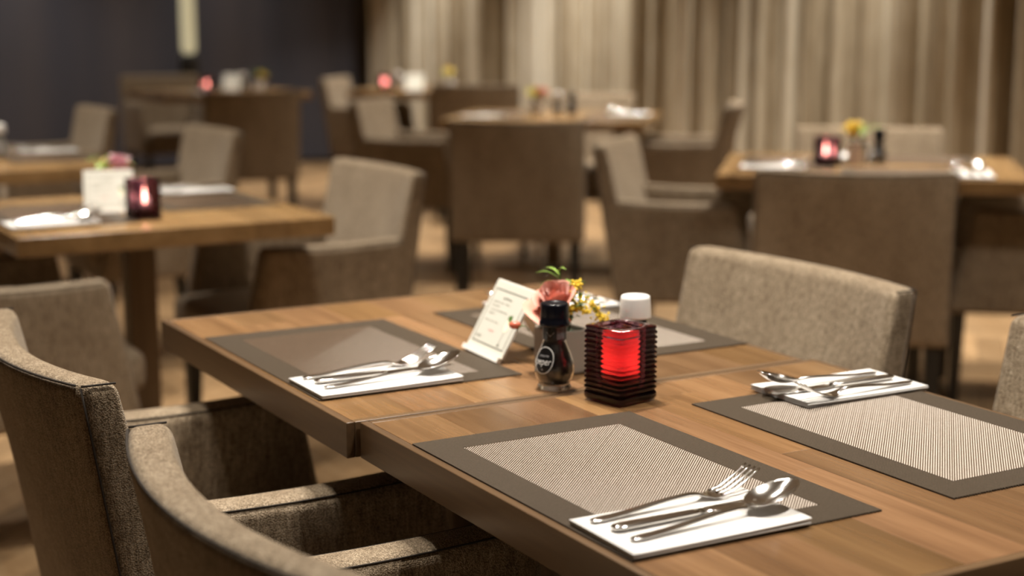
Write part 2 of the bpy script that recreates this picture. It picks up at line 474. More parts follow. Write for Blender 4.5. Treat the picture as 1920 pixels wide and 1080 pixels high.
def make_chair():
    t = thing('armchair')
    MB().add(*rbox((0.03, 0.275, 0.25), 0.017, (1, 12, 8), 3, (0, 0, 0.57), back_def)).build('backrest', M['fabric'], t)
    MB().add(*rbox((0.212, 0.213, 0.05), 0.028, (6, 6, 1), 3, (0, 0, 0.415), seat_def)).build('seat_cushion', M['fabric'], t)
    MB().add(*rbox((0.205, 0.214, 0.03), 0.008, (0, 0, 0), 2, (0.045, 0, 0.345))).build('seat_base', M['fabric'], t)
    for s in (-1, 1):
        MB().add(*rbox((0.17, 0.031, 0.165), 0.020, (5, 0, 5), 3, (0, s * 0.2445, 0.485), arm_def(s))).build('armrest', M['fabric'], t)
    for sx, sy in ((-1, -1), (-1, 1), (1, -1), (1, 1)):
        x, y = (-0.165 if sx < 0 else 0.225), sy * 0.235
        a, b_ = 0.022, 0.014
        dx = -0.035 if sx < 0 else 0.005
        vs = [(x + i * a, y + j * a, 0.335) for j in (-1, 1) for i in (-1, 1)] + [(x + dx + i * b_, y + j * b_ , 0) for j in (-1, 1) for i in (-1, 1)]
        MB().add(vs, [(0, 1, 3, 2), (4, 6, 7, 5), (0, 4, 5, 1), (2, 3, 7, 6), (0, 2, 6, 4), (1, 5, 7, 3)]).build('leg', M['leg'], t, False)
    # sewn seams: along the rear top edge, down the rear corners, along the arm tops
    mb = MB()
    path = [back_def(Vector((-0.0262, -0.262 + 0.524 * k / 24, 0.8165))) + Vector((-0.0008, 0, 0.0005)) for k in range(25)]
    mb.add(*tube(path, 0.0016, 5))
    for s in (-1, 1):
        path = [back_def(Vector((-0.0262, s * 0.2715, 0.815 - 0.45 * k / 10))) + Vector((-0.0006, s * 0.0006, 0)) for k in range(11)]
        mb.add(*tube(path, 0.0014, 5))
        path = [back_def(Vector((-0.026 + 0.05 * k / 5, s * 0.2715, 0.8165))) + Vector((0, s * 0.0006, 0.0006)) for k in range(6)]
        mb.add(*tube(path, 0.0014, 5))
        for sd in (-1, 1):
            f = arm_def(s)
            path = [f(Vector((-0.17 + 0.33 * k / 10, s * 0.2445 + sd * 0.0255, 0.6445))) + Vector((0, sd * 0.0004, 0.0006)) for k in range(11)]
            mb.add(*tube(path, 0.0013, 5))
    mb.build('seam', M['seam'], t)
    return t
CH = make_chair()
chairs = [
    (0.703, 2.03, 0, 'grey-beige upholstered armchair at far left, seen from behind with dark seams on its back'),
    (0.700, 1.292, 0, 'blurred grey-beige armchair cut off by the lower edge, nearest of all chairs'),
    (1.455, 2.025, 180, 'beige armchair right of the menu card and candle glass, its lit backrest facing left'),
    (1.465, 1.268, 180, 'beige armchair just cut by the right edge beside the placemat with ribbed weave'),
    (0.735, 3.725, 0, 'brown-looking armchair whose arm side shows left behind the nearest chairs'),
    (1.590, 3.985, 180, 'beige armchair right of the left-hand table, its arm end dark and rounded'),
    (1.660, 5.575, 180, 'pale beige armchair behind the red-lit candle glass of the left-hand table'),
    (1.630, 7.07, 180, 'small pale armchair against the dark curtain at far left'),
    (3.050, 8.42, 85, 'dark-backed armchair before the dark curtain, below a red candle'),
    (3.25, 10.34, -90, 'shadowed armchair behind the table under the pale lamp tube, against the dark curtain'),
    (3.232, 5.606, 58, 'dark brown armchair seen squarely from behind in the middle of the room'),
    (3.424, 6.926, -44, 'pale armchair facing right at the left end of the middle table'),
    (4.385, 6.092, 139, 'armchair turned side-on before the beige curtain, right of the middle table'),
    (4.314, 6.882, -131, 'pale armchair facing us behind the right part of the middle table'),
    (4.64, 8.48, 49, 'dark armchair from behind with a lit top edge, under the yellow flowers at the back'),
    (4.32, 9.443, -41, 'dim armchair at the left end of the table furthest back by the curtain corner'),
    (3.075, 4.200, -45, 'armchair facing right at the left end of the right-hand table, its arm in profile'),
    (3.051, 3.403, 53, 'broad brown armchair back seen from behind in front of the right-hand table'),
    (3.906, 4.245, -131, 'armchair whose pale back rises behind the flowers of the right-hand table'),
    (3.908, 3.50, 139, 'armchair cut by the right edge at the end of the right-hand table, dark leg showing'),
]
kids(CH)
for i, (x, y, a, lab) in enumerate(chairs):
    if i == 0:
        CH.location = (x, y, 0); CH.rotation_euler = (0, 0, R(a)); tag(CH, lab, 'chair', 'upholstered armchairs')
    else: dup(CH, (x, y, 0), R(a), lab, 'upholstered armchairs')

# ------------------------------------------------------------------ tables
TH = 0.75
def pedestal(t):
    MB().add(*rbox((0.036, 0.036, 0.335), 0.004, center=(0, 0, 0.368))).build('column', M['column'], t)
    mb = MB()
    for k in range(4):
        a = k * PI / 2
        def d(w, a=a):
            taper = 1 - 0.35 * (w.x / 0.33)
            return Vector((w.x * math.cos(a) - w.y * taper * math.sin(a), w.x * math.sin(a) + w.y * taper * math.cos(a), w.z * (1.0 - 0.35 * w.x / 0.33)))
        mb.add(*rbox((0.15, 0.03, 0.017), 0.012, center=(0.15, 0, 0.017), deform=d, n=(3, 0, 0)))
    mb.build('foot', M['steel'], t)
    MB().add(*rbox((0.17, 0.17, 0.006), 0.003, center=(0, 0, 0.6995))).build('mounting_plate', M['leg'], t)
def plain_table(w, d):
    t = thing('dining_table')
    MB().add(*rbox((w / 2, d / 2, 0.0225), 0.003, center=(0, 0, TH - 0.0225))).build('tabletop', M['top'], t)
    pedestal(t); return t
def stave_table(w, d, seed):
    r = random.Random(seed)
    t = thing('dining_table')
    e = 0.011
    MB().add(*box(-w / 2 + e, w / 2 - e, -d / 2 + e, d / 2 - e, TH - 0.045, TH - 0.0062)).build('core', M['edge_y'], t, False)
    for s in (-1, 1):
        MB().add(*rbox((e / 2, d / 2, 0.0225), 0.0012, center=(s * (w / 2 - e / 2), 0, TH - 0.0225))).build('edge_board', M['edge_y'], t)
        MB().add(*rbox((w / 2 - e - 0.0002, e / 2, 0.0225), 0.0012, center=(0, s * (d / 2 - e / 2), TH - 0.0225))).build('edge_board', M['edge_x'], t)
    n = 8; sw = (w - 2 * e) / n
    for i in range(n):
        y = -d / 2 + e; cuts = []
        while y < d / 2 - e - 0.15:
            y += r.uniform(0.22, 0.62); cuts.append(min(y, d / 2 - e))
        if cuts[-1] < d / 2 - e: cuts.append(d / 2 - e)
        y = -d / 2 + e
        for c in cuts:
            x = -w / 2 + e + sw * (i + 0.5)
            o = MB().add(*rbox((sw / 2 - 0.0001, (c - y) / 2 - 0.0001, 0.003), 0.0003, center=(0, 0, 0), seg=1)).build('stave', M['stave'], t, False)
            o.location = (x, (c + y) / 2, TH - 0.003 - r.uniform(0, 0.00008))
            k = r.uniform(0.68, 1.12); o.color = (k, k * r.uniform(0.95, 1.0), k * r.uniform(0.86, 1.02), 1)
            y = c
    pedestal(t); return t
TBL = []
t = stave_table(0.712, 0.741, 3); t.location = (1.092, 2.0655, 0)
tag(t, 'walnut table top carrying the white menu card and far left placemat', 'table', 'square pedestal tables')
t = stave_table(0.712, 0.738, 5); t.location = (1.108, 1.322, 0)
tag(t, 'walnut table nearest to us carrying the two sharp placemats', 'table', 'square pedestal tables')
PT = plain_table(0.76, 0.76); kids(PT)
PT.location = (1.12, 3.88, 0); tag(PT, 'walnut table at left with the white card and red-lit dark candle glass', 'table', 'square pedestal tables')
dup(PT, (1.06, 5.43, 0), 0, 'walnut table cut by the left edge, further back than the white card', 'square pedestal tables')
PL = plain_table(0.95, 0.80); kids(PL)
UA = -41.0
ux, uy = math.cos(R(UA)), math.sin(R(UA)); wx, wy = -uy, ux
def loc(P, a, b): return (P[0] + a * ux + b * wx, P[1] + a * uy + b * wy)
FP, EP, DP = (2.91, 3.84), (3.313, 6.493), (3.967, 9.22)
x, y = loc(FP, 0.475, 0.40)
PL.location = (x, y, 0); PL.rotation_euler = (0, 0, R(UA)); tag(PL, 'oblong walnut table at right below the beige curtain', 'table', 'oblong pedestal tables')
x, y = loc(EP, 0.475, 0.40); dup(PL, (x, y, 0), R(UA), 'oblong walnut table in the middle background behind the dark chair back', 'oblong pedestal tables')
x, y = loc(DP, 0.55, 0.40); dup(PL, (x, y, 0), R(UA), 'oblong table furthest back with red candle and white card', 'oblong pedestal tables')
dup(PL, (3.34, 9.62, 0), 0, 'dim table below the pale lamp tube by the dark curtain', 'oblong pedestal tables')

# ------------------------------------------------------------------ placemats, napkins, cutlery
def make_mat():
    t = thing('placemat')
    hx, hy, bw, th = 0.15, 0.225, 0.043, 0.0016
    mb = MB()
    for (x0, x1, y0, y1) in ((-hx, hx, hy - bw, hy), (-hx, hx, -hy, -hy + bw), (-hx, -hx + bw, -hy + bw, hy - bw), (hx - bw, hx, -hy + bw, hy - bw)):
        mb.add(*box(x0, x1, y0, y1, 0.0, th))
    # frayed yarn ends along the short cut edges
    for s in (-1, 1):
        for k in range(75):
            y = s * hy; x = -hx + 0.002 + k * 0.004
            mb.add(*box(x, x + 0.0018, y - 0.0004 if s > 0 else y - rnd.uniform(0.0006, 0.0014), y + rnd.uniform(0.0006, 0.0014) if s > 0 else y + 0.0004, 0.0004, 0.0013))
    mb.build('woven_border', M['weave_border'], t, False)
    ix, iy = hx - bw, hy - bw
    c = MB().add(*box(-ix, ix, -iy, iy, 0.0, 0.0009)).build('woven_centre', M['strand_light'], t, False)
    # taupe twill ribs running at 45 degrees over the pale ground weave, each a raised cord
    mb = MB(); pitch = 0.0026 * math.sqrt(2); hw = 0.00080 * math.sqrt(2); d = -(ix + iy) + pitch * 0.5
    def clip(q):
        # the line x - y = q inside the rectangle
        a = max(-ix, q - iy); b = min(ix, q + iy); return a, b
    while d < ix + iy:
        x0, x1 = clip(d)
        if x1 - x0 > 0.002:
            o = hw / 2; vs = []
            for x in (x0, x1):
                y = x - d
                for sx, z in ((-1, 0.0008), (-0.85, 0.0016), (0, 0.0019), (0.85, 0.0016), (1, 0.0008)):
                    px = max(-ix, min(ix, x + sx * o)); py = max(-iy, min(iy, y - sx * o))
                    vs.append((px, py, z))
            mb.add(vs, [(k, k + 1, k + 6, k + 5) for k in range(4)] + [(0, 1, 2, 3, 4), (9, 8, 7, 6, 5)])
        d += pitch
    tag(mb.build('twill_ribs', M['strand_dark'], c, False), kind='stuff')
    return t
def make_napkin():
    # paper napkin folded in layers: an S-shaped section swept along its length
    L, wd = 0.203, 0.113
    prof = [(wd / 2, 0.0)]
    layers = 4
    sec = []
    z = 0.0006; s = 1
    for k in range(layers):
        for i in range(7):
            f = i / 6.0
            sec.append((s * wd / 2 * (1 - 2 * f), z))
        if k < layers - 1:
            e = -s
            for a in (-60, 0, 60):
                sec.append((e * (wd / 2 + 0.0009 * math.cos(R(a))), z + 0.0007 + 0.0007 * math.sin(R(a))))
        z += 0.0014; s = -s
    nx = 14; mb = MB(); vs = []; fs = []
    n = len(sec)
    ht = 0.0005
    for lay in (1, -1):
        for i in range(nx + 1):
            f = i / nx; x = -L / 2 + L * f
            puff = 1.0 + 0.5 * f ** 3
            for (y, zz) in sec:
                skew = 0.002 * zz / 0.006
                vs.append((x + skew * (1 if f > 0.5 else -1) * 0.6, y * (1 - 0.01 * math.sin(PI * f)), (zz * puff) + lay * ht * 0.5 + 0.0002))
    for lay in (0, 1):
        o = lay * (nx + 1) * n
        for i in range(nx):
            for k in range(n - 1):
                a = o + i * n + k; fs.append((a, a + 1, a + n + 1, a + n))
    o = (nx + 1) * n
    for i in range(nx):
        for k in (0, n - 1):
            a = i * n + k; fs.append((a, a + n, a + n + o, a + o))
    for i in (0, nx):
        for k in range(n - 1):
            a = i * n + k; fs.append((a, a + 1, a + 1 + o, a + o))
    mb.add(vs, fs)
    return mb.build('napkin', M['paper'])
def handle(mb, L, w0, w1, zend):
    st = [(0.0, 0, 0.0020, w0 * 0.55, 0.0009), (0.004, 0, 0.0020, w0 * 0.85, 0.0013), (0.012, 0, 0.0021, w0, 0.0017)]
    for k in range(1, 9):
        f = k / 8
        st.append((0.012 + (L - 0.012) * f, 0, 0.0021 + (zend - 0.0021) * math.sin(f * PI / 2) ** 2, w0 + (w1 - w0) * f ** 0.8, 0.0017 + 0.0006 * f))
    return st
def make_fork():
    t = thing('fork')
    st = handle(None, 0.118, 0.0064, 0.0030, 0.0085)
    st += [(0.128, 0, 0.0075, 0.0034, 0.0020), (0.136, 0, 0.0050, 0.0068, 0.0015), (0.143, 0, 0.0034, 0.0108, 0.0012), (0.150, 0, 0.0036, 0.0125, 0.0011), (0.155, 0, 0.0050, 0.0128, 0.0010)]
    MB().add(*strip(st)).build('handle', M['cutlery'], t)
    for k in range(4):
        y = (k - 1.5) * 0.0068
        tp = []
        for i in range(8):
            f = i / 7; x = 0.153 + 0.047 * f
            z = 0.0046 + 0.004 * f + 0.017 * f ** 1.6
            tp.append((x, y * (1 + 0.05 * f), z, 0.0023 - 0.0008 * f, 0.0011 - 0.0003 * f))
        MB().add(*strip(tp, 8)).build('tine', M['cutlery'], t)
    return t
def make_spoon():
    t = thing('spoon')
    st = handle(None, 0.128, 0.0064, 0.0030, 0.0090)
    st += [(0.138, 0, 0.0082, 0.0034, 0.0019), (0.146, 0, 0.0066, 0.0062, 0.0013)]
    MB().add(*strip(st)).build('handle', M['cutlery'], t)
    mb = MB(); nu, nv = 18, 24; vs = []; fs = []
    cx, a, b_ = 0.172, 0.0315, 0.0205
    for lay in (0, 1):
        for i in range(nu + 1):
            r = i / nu
            for k in range(nv):
                an = 2 * PI * k / nv
                x = cx + a * r * math.cos(an); w = b_ * (1 + 0.10 * math.cos(an + PI)) * r * math.sin(an)
                tilt = (x - cx + a) * 0.26
                z = 0.0022 + tilt - 0.0006 + 0.0105 * (r ** 2) * 0.9 - (0.0 if lay else 0.0012)
                vs.append((x, w, z))
    o = (nu + 1) * nv
    for lay in (0, 1):
        for i in range(nu):
            for k in range(nv):
                q = lay * o + i * nv; fs.append((q + k, q + (k + 1) % nv, q + nv + (k + 1) % nv, q + nv + k))
    for k in range(nv):
        q = nu * nv; fs.append((q + k, q + (k + 1) % nv, q + o + (k + 1) % nv, q + o + k))
    mb.add(vs, fs).build('bowl', M['cutlery'], t)
    return t
def make_knife():
    t = thing('knife')
    st = [(0.0, 0, 0.0032, 0.0045, 0.0016), (0.004, 0, 0.0034, 0.0075, 0.0027), (0.013, 0, 0.0036, 0.0085, 0.0031), (0.05, 0, 0.0036, 0.0078, 0.0031), (0.09, 0, 0.0036, 0.0066, 0.0030), (0.104, 0, 0.0036, 0.0058, 0.0028)]
    MB().add(*strip(st)).build('handle', M['cutlery'], t)
    bl = [(0.102, 0, 0.0036, 0.0060, 0.0014), (0.118, 0.0008, 0.0036, 0.0088, 0.0010), (0.16, 0.0010, 0.0036, 0.0092, 0.0009), (0.185, 0.0008, 0.0036, 0.0085, 0.0008), (0.198, -0.0012, 0.0036, 0.0060, 0.0007), (0.205, -0.0040, 0.0036, 0.0022, 0.0006)]
    MB().add(*strip(bl)).build('blade', M['cutlery'], t)
    return t
PM, NK, FK, SP, KN = make_mat(), make_napkin(), make_fork(), make_spoon(), make_knife()
for o, c in ((PM, 'placemat'), (NK, 'napkin'), (FK, 'fork'), (SP, 'spoon'), (KN, 'knife')):
    o['category'] = c; kids(o)
used = set()
def put(proto, x, y, z, rz, label, group):
    if proto.name not in used:
        used.add(proto.name); proto.location = (x, y, z); proto.rotation_euler = (0, 0, rz)
        proto['label'] = label; proto['group'] = group; return proto
    return dup(proto, (x, y, z), rz, label, group)
def setting(mx, my, rz, where, mat_label, cutlery=True, nap=(-0.045, -0.170), jit=0.0):
    """placemat centred at mx,my turned by rz; local +x looks from the diner across the table"""
    ca, sa = math.cos(rz), math.sin(rz)
    L = lambda a, b: (mx + a * ca - b * sa, my + a * sa + b * ca)
    put(PM, mx, my, TH + 0.0003, rz, mat_label, 'woven placemats')
    if not cutlery: return
    nx, ny = L(*nap); zn = TH + 0.0024
    put(NK, nx, ny, zn, rz + jit, 'folded white paper napkin ' + where, 'folded paper napkins')
    zc = zn + 0.0062
    for proto, a, b, an, nm in ((FK, -0.090, 0.037, 2.5, 'steel fork'), (KN, -0.086, 0.006, -1.0, 'steel knife'), (SP, -0.086, -0.026, 2.0, 'steel spoon')):
        an = an + rnd.uniform(-1.2, 1.2); px, py = L(nap[0] + a, nap[1] + b)
        put(proto, px, py, zc, rz + R(an), nm + ' lying on the napkin ' + where, nm + 's')
setting(0.899, 2.035, 0, 'beside the menu card on the far left placemat', 'taupe woven placemat with grey border left of the menu card')
setting(0.912, 1.342, 0, 'nearest to us at lower centre', 'taupe woven placemat nearest to us with cutlery at its lower end', jit=R(-1))
setting(1.302, 1.334, PI, 'on the ribbed placemat at right', 'ribbed pale-centred placemat with dark border at right', nap=(-0.062, -0.188))
setting(1.295, 2.043, PI, 'behind the goldenrod on the far right mat', 'dark-bordered placemat with pale centre behind the candle glass')
setting(0.905, 3.86, 0, 'on the left-hand table at the left edge', 'blurred placemat left of the white card on the left-hand table')
setting(1.325, 4.02, PI, 'right of the red-lit glass on the left-hand table', 'blurred placemat right of the dark candle glass on the left-hand table')
setting(1.275, 5.50, PI, 'on the table cut by the left edge', 'blurred pale placemat on the table cut by the left edge')
def osetting(P, a, b, rz, where, lab):
    x, y = loc(P, a, b); setting(x, y, R(UA) + rz, where, lab)
osetting(FP, 0.21, 0.42, 0, 'at the left end of the right-hand table', 'grey placemat at the left end of the right-hand table')
osetting(FP, 0.60, 0.17, PI / 2, 'in front of the pink candle on the right-hand table', 'placemat at the near side of the right-hand table over the brown chair back')
osetting(FP, 0.60, 0.62, -PI / 2, 'behind the flower pot on the right-hand table', 'placemat at the far side of the right-hand table by the flowers')
osetting(EP, 0.21, 0.40, 0, 'at the left end of the middle table', 'placemat at the left end of the middle table')
osetting(EP, 0.78, 0.36, PI, 'at the right end of the middle table', 'placemat at the right end of the middle table')
osetting(DP, 0.66, 0.20, PI / 2, 'on the table furthest back beside the white card', 'placemat on the table furthest back')
setting(3.00, 9.42, PI / 2, 'under the pale lamp tube', 'placemat on the dim table under the pale lamp tube')

# ------------------------------------------------------------------ candle glass
def make_candle(cup_=True):
    t = thing('candle_holder')
    N = 48; hs = 0.0345
    def ring(h, z, rc):
        pts = []
        for k in range(N):
            a = 2 * PI * (k + 0.5) / N
            c, s = math.cos(a), math.sin(a)
            m_ = max(abs(c), abs(s))
            x, y = c / m_ * h, s / m_ * h
            qx = max(-(h - rc), min(h - rc, x)); qy = max(-(h - rc), min(h - rc, y))
            dx, dy = x - qx, y - qy; L = math.hypot(dx, dy) or 1
            pts.append((qx + dx / L * rc if L else x, qy + dy / L * rc, z))
        return pts
    rings = [ring(0.028, 0.0, 0.006), ring(0.0335, 0.0025, 0.006), ring(0.0350, 0.006, 0.006), ring(0.0350, 0.011, 0.006), ring(0.0335, 0.0135, 0.006)]
    nr = 12; z0, z1 = 0.0145, 0.0925
    for i in range(nr):
        for j in range(5):
            f = (j + 0.5) / 5; z = z0 + (z1 - z0) * (i + f) / nr
            rings.append(ring(hs - 0.0030 + 0.0036 * math.sin(PI * f) ** 0.8, z, 0.0045))
    rings += [ring(0.0335, 0.0940, 0.0045), ring(0.0340, 0.0960, 0.0045), ring(0.0330, 0.0976, 0.005)]
    def circ(r, z): return [(r * math.cos(2 * PI * (k + .5) / N), r * math.sin(2 * PI * (k + .5) / N), z) for k in range(N)]
    rings += [circ(0.0288, 0.0978), circ(0.0278, 0.0965), circ(0.0270, 0.090), circ(0.0262, 0.030), circ(0.0245, 0.0200), circ(0.015, 0.0180)]
    vs = [p for r_ in rings for p in r_]; fs = []
    for i in range(len(rings) - 1):
        for k in range(N): fs.append((i * N + k, i * N + (k + 1) % N, (i + 1) * N + (k + 1) % N, (i + 1) * N + k))
    fs.append(tuple(range(N))[::-1]); fs.append(tuple((len(rings) - 1) * N + k for k in range(N)))
    MB().add(vs, fs).build('ribbed_glass', M['plum'], t, True)
    if cup_:
        wall_ = [(0.0228 + 0.0022 * abs(math.sin(PI * (z - 0.022) / 0.0062)) ** 0.7, z) for z in [0.022 + 0.060 * k / 58 for k in range(59)]]
        cup = [(0.0, 0.0195), (0.0225, 0.0200)] + wall_ + [(0.0252, 0.0835), (0.0246, 0.084)] + [(r_ - 0.0010, z) for r_, z in wall_[::-1][:-2]] + [(0.0215, 0.0240), (0.0, 0.0225)]
        o = MB().add(*lathe([(max(r_, 0.0002), z) for r_, z in cup], 32, cap=False)).build('candle_cup', M['cup'], t)
        tag(o, 'glowing red candle cup')
    MB().add(*lathe([(0.0205, 0.0235), (0.0205, 0.040), (0.0195, 0.0405), (0.003, 0.0400)], 24)).build('wax', M['wax'], t)
    fl = [(0.0006, 0.0415), (0.0030, 0.0445), (0.0040, 0.0485), (0.0031, 0.0545), (0.0014, 0.0605), (0.0003, 0.0650)]
    if not cup_: fl = [(r_ * 1.25, 0.0405 + (z - 0.0415) * 1.25) for r_, z in fl]
    MB().add(*lathe(fl, 12)).build('flame', M['flame'] if cup_ else M['flame_far'], t)
    return t
CN = make_candle(); kids(CN); CN['category'] = 'candle holder'
CF = make_candle(False); kids(CF); CF['category'] = 'candle holder'
def candle(x, y, z, rz, lab, watts, far=True):
    put(CF if far else CN, x, y, z, rz, lab, 'candle glasses')
    l = bpy.data.lights.new('candle_light', 'POINT'); l.energy = watts; l.color = (1.0, 0.62, 0.36); l.shadow_soft_size = 0.006
    o = bpy.data.objects.new('candle_light', l); C.objects.link(o); o.location = (x, y, z + 0.056)
CW = 0.19
candle(1.089, 1.628, TH + 0.0004, R(45 - 33.5), 'sharp square plum-red ribbed candle glass in the middle of the front table', CW, False)
candle(1.085, 3.70, TH + 0.0004, R(5), 'dark candle glass with red glow right of the white card at left', CW * 4)
x, y = loc(FP, 0.335, 0.35); candle(x, y, TH + 0.0004, R(20), 'pinkish candle glass on the right-hand table', CW * 6)
candle(3.20, 9.45, TH + 0.0004, R(10), 'red candle glass before the dark curtain', CW * 10)
x, y = loc(DP, 0.27, 0.22); candle(x, y, TH + 0.0004, R(10), 'red candle glass left of the white card on the table furthest back', CW * 10)

# ------------------------------------------------------------------ salt and pepper mills
BOT = [(0.0205, 0.0), (0.0222, 0.0014), (0.0226, 0.0036), (0.0218, 0.0058), (0.0206, 0.0072), (0.0214, 0.0092), (0.0240, 0.0145), (0.0258, 0.0205), (0.0266, 0.0265), (0.0262, 0.0325),
       (0.0248, 0.0395), (0.0224, 0.0465), (0.0196, 0.0535), (0.0172, 0.0590), (0.0158, 0.0630), (0.0154, 0.0660), (0.0154, 0.0870)]
def rad_at(z):
    for (r0, z0), (r1, z1) in zip(BOT[:-1], BOT[1:]):
        if z0 <= z <= z1: return r0 + (r1 - r0) * (z - z0) / max(1e-6, z1 - z0)
    return 0.0154
def text_mesh(body, size, shear=0.0, width=0.02, tall=1.0):
    cu = bpy.data.curves.new('print', 'FONT'); cu.body = body; cu.size = size; cu.align_x = 'CENTER'; cu.align_y = 'CENTER'; cu.shear = shear
    o = bpy.data.objects.new('print', cu); C.objects.link(o)
    bpy.context.view_layer.update()
    me = bpy.data.meshes.new_from_object(o.evaluated_get(bpy.context.evaluated_depsgraph_get()))
    bpy.data.objects.remove(o); bpy.data.curves.remove(cu)
    vs = [tuple(v.co) for v in me.vertices]; fs = [tuple(p.vertices) for p in me.polygons]
    bpy.data.meshes.remove(me)
    xs = [v[0] for v in vs]; k = width / (max(xs) - min(xs)); c = (max(xs) + min(xs)) / 2
    return [((v[0] - c) * k, v[1] * k * tall, 0) for v in vs], fs
def wrap(u, v, z0, ang, lift):
    z = z0 + v; r = rad_at(z) + lift
    a = ang + u / r
    return (r * math.cos(a), r * math.sin(a), z)
def patch(u0, u1, v0, v1, z0, ang, lift, mask=None, n=24):
    vs = [wrap(u0 + (u1 - u0) * i / n, v0 + (v1 - v0) * j / n, z0, ang, lift) for j in range(n + 1) for i in range(n + 1)]
    fs = []
    for j in range(n):
        for i in range(n):
            a = j * (n + 1) + i; fs.append((a, a + 1, a + n + 2, a + n + 1))
    return vs, fs
def disc_patch(ru, rv, z0, ang, lift, r0=0.0, n=40, m_=8):
    vs, fs = [], []
    for i in range(m_ + 1):
        f = r0 + (1 - r0) * i / m_
        for k in range(n):
            a = 2 * PI * k / n; vs.append(wrap(ru * f * math.cos(a), rv * f * math.sin(a), z0, ang, lift))
    for i in range(m_):
        for k in range(n): fs.append((i * n + k, i * n + (k + 1) % n, (i + 1) * n + (k + 1) % n, (i + 1) * n + k))
    return vs, fs
LA = R(202)
def make_mill(name, capmat, fill, lab_words):
    t = thing(name)
    inner = [(r_ - 0.0016, z) for r_, z in BOT if z > 0.006]
    inner = [(0.001, 0.0075)] + [(r_, max(z, 0.0082)) for r_, z in inner]
    prof = BOT + [(0.0138, 0.0870)] + inner[::-1]
    MB().add(*lathe(prof, 40, cap=True)).build('glass_bottle', M['glass'], t)
    fillp = [(0.001, 0.0084)] + [(r_ - 0.0019, max(z, 0.0086)) for r_, z in BOT if 0.006 < z < 0.0880]
    MB().add(*lathe(fillp, 40)).build('filling', fill, t)
    cp = [(0.0150, 0.0855), (0.0200, 0.0855), (0.0203, 0.0870), (0.0201, 0.0905), (0.0190, 0.0920), (0.0186, 0.0990), (0.0184, 0.1125), (0.0176, 0.1150), (0.0160, 0.1156), (0.0150, 0.1142), (0.004, 0.1136)]
    if 'white' in capmat.name: cp = [(0.0150, 0.0855), (0.0212, 0.0855), (0.0214, 0.0875), (0.0200, 0.1110), (0.0192, 0.1146), (0.0178, 0.1156), (0.004, 0.1156)]
    MB().add(*lathe(cp, 40)).build('cap', capmat, t)
    if lab_words:
        o = MB().add(*disc_patch(0.0150, 0.0178, 0.0415, LA, 0.0004)).build('label', M['label'], t)
        MB().add(*disc_patch(0.0147, 0.0174, 0.0415, LA, 0.0007, 0.945, m_=1)).build('label_ring', M['white_print'], o)
        mb = MB()
        vs, fs = text_mesh(lab_words[1], 0.0115, 0.12, 0.0235, 1.25)
        mb.add([wrap(v[0], v[1] - 0.0015, 0.0415, LA, 0.0008) for v in vs], fs)
        mb.build('lettering', M['white_print'], o, False)
        mb = MB()
        vs, fs = text_mesh(lab_words[0], 0.0058, 0.0, 0.0150, 1.0)
        mb.add([wrap(v[0], v[1] + 0.0063, 0.0415, LA, 0.0008) for v in vs], fs)
        mb.add(*disc_patch(0.0012, 0.0012, 0.0415 - 0.0115, LA, 0.0008, 0.0, 16, 1))
        mb.build('small_lettering', M['grey_print'], o, False)
        # neck band with a light chevron and a block of small print
        nb = MB().add(*lathe([(0.0157, 0.0668), (0.0158, 0.0675), (0.0158, 0.0850), (0.0157, 0.0856)], 40, cap=False)).build('neck_label', M['label'], t)
        mb = MB(); A2 = R(238 + 32)
        for k in range(9):
            z = 0.0835 - k * 0.0018
            u = -0.0055
            while u < 0.0062:
                L = rnd.uniform(0.0008, 0.0022)
                vs = [wrap(u, 0, z, A2, 0.0006), wrap(min(u + L, 0.0065), 0, z, A2, 0.0006), wrap(min(u + L, 0.0065), 0.0008, z, A2, 0.0006), wrap(u, 0.0008, z, A2, 0.0006)]
                mb.add(vs, [(0, 1, 2, 3)]); u += L + 0.0005
        A3 = R(238 - 22)
        for (a, b_) in (((-0.005, 0.003), (0.0005, -0.0025)), ((0.0005, -0.0025), (0.006, 0.003))):
            mb.add([wrap(a[0], a[1], 0.0745, A3, 0.0006), wrap(b_[0], b_[1], 0.0745, A3, 0.0006), wrap(b_[0], b_[1] + 0.0013, 0.0745, A3, 0.0006), wrap(a[0], a[1] + 0.0013, 0.0745, A3, 0.0006)], [(0, 1, 2, 3)])
        mb.build('small_print', M['grey_print'], nb, False)
    return t
PP = make_mill('pepper_mill', M['cap_black'], M['peppercorn'], ('zwarte', 'peper'))
SA = make_mill('salt_mill', M['cap_white'], M['salt'], None)
kids(PP); kids(SA)
for o in list(KIDS.get(PP.name, [])): kids(o)
PP['category'] = 'pepper mill'; SA['category'] = 'salt mill'
Z = TH + 0.0004
put(PP, 1.047, 1.722, Z, 0, 'sharp black-capped pepper mill with round label beside the ribbed candle glass', 'pepper mills')
put(SA, 1.168, 1.712, Z, 0, 'white-capped salt mill just behind the sharp candle glass', 'salt mills')
put(SA, 1.125, 5.50, Z, 0, 'white-capped salt mill at the left edge of the picture', 'salt mills')
x, y = loc(EP, 0.50, 0.36); put(SA, x, y, Z, 0, 'white-capped salt mill on the middle table', 'salt mills')
x, y = loc(EP, 0.57, 0.34); put(PP, x, y, Z, 0, 'black-capped pepper mill on the middle table', 'pepper mills')
x, y = loc(FP, 0.50, 0.45); put(PP, x, y, Z, 0, 'black-capped pepper mill right of the flower pot on the right-hand table', 'pepper mills')
x, y = loc(DP, 0.36, 0.20); put(SA, x, y, Z, 0, 'white-capped salt mill between red candle and white card at the back', 'salt mills')
put(SA, 3.46, 9.50, Z, 0, 'white-capped salt mill before the dark curtain', 'salt mills')

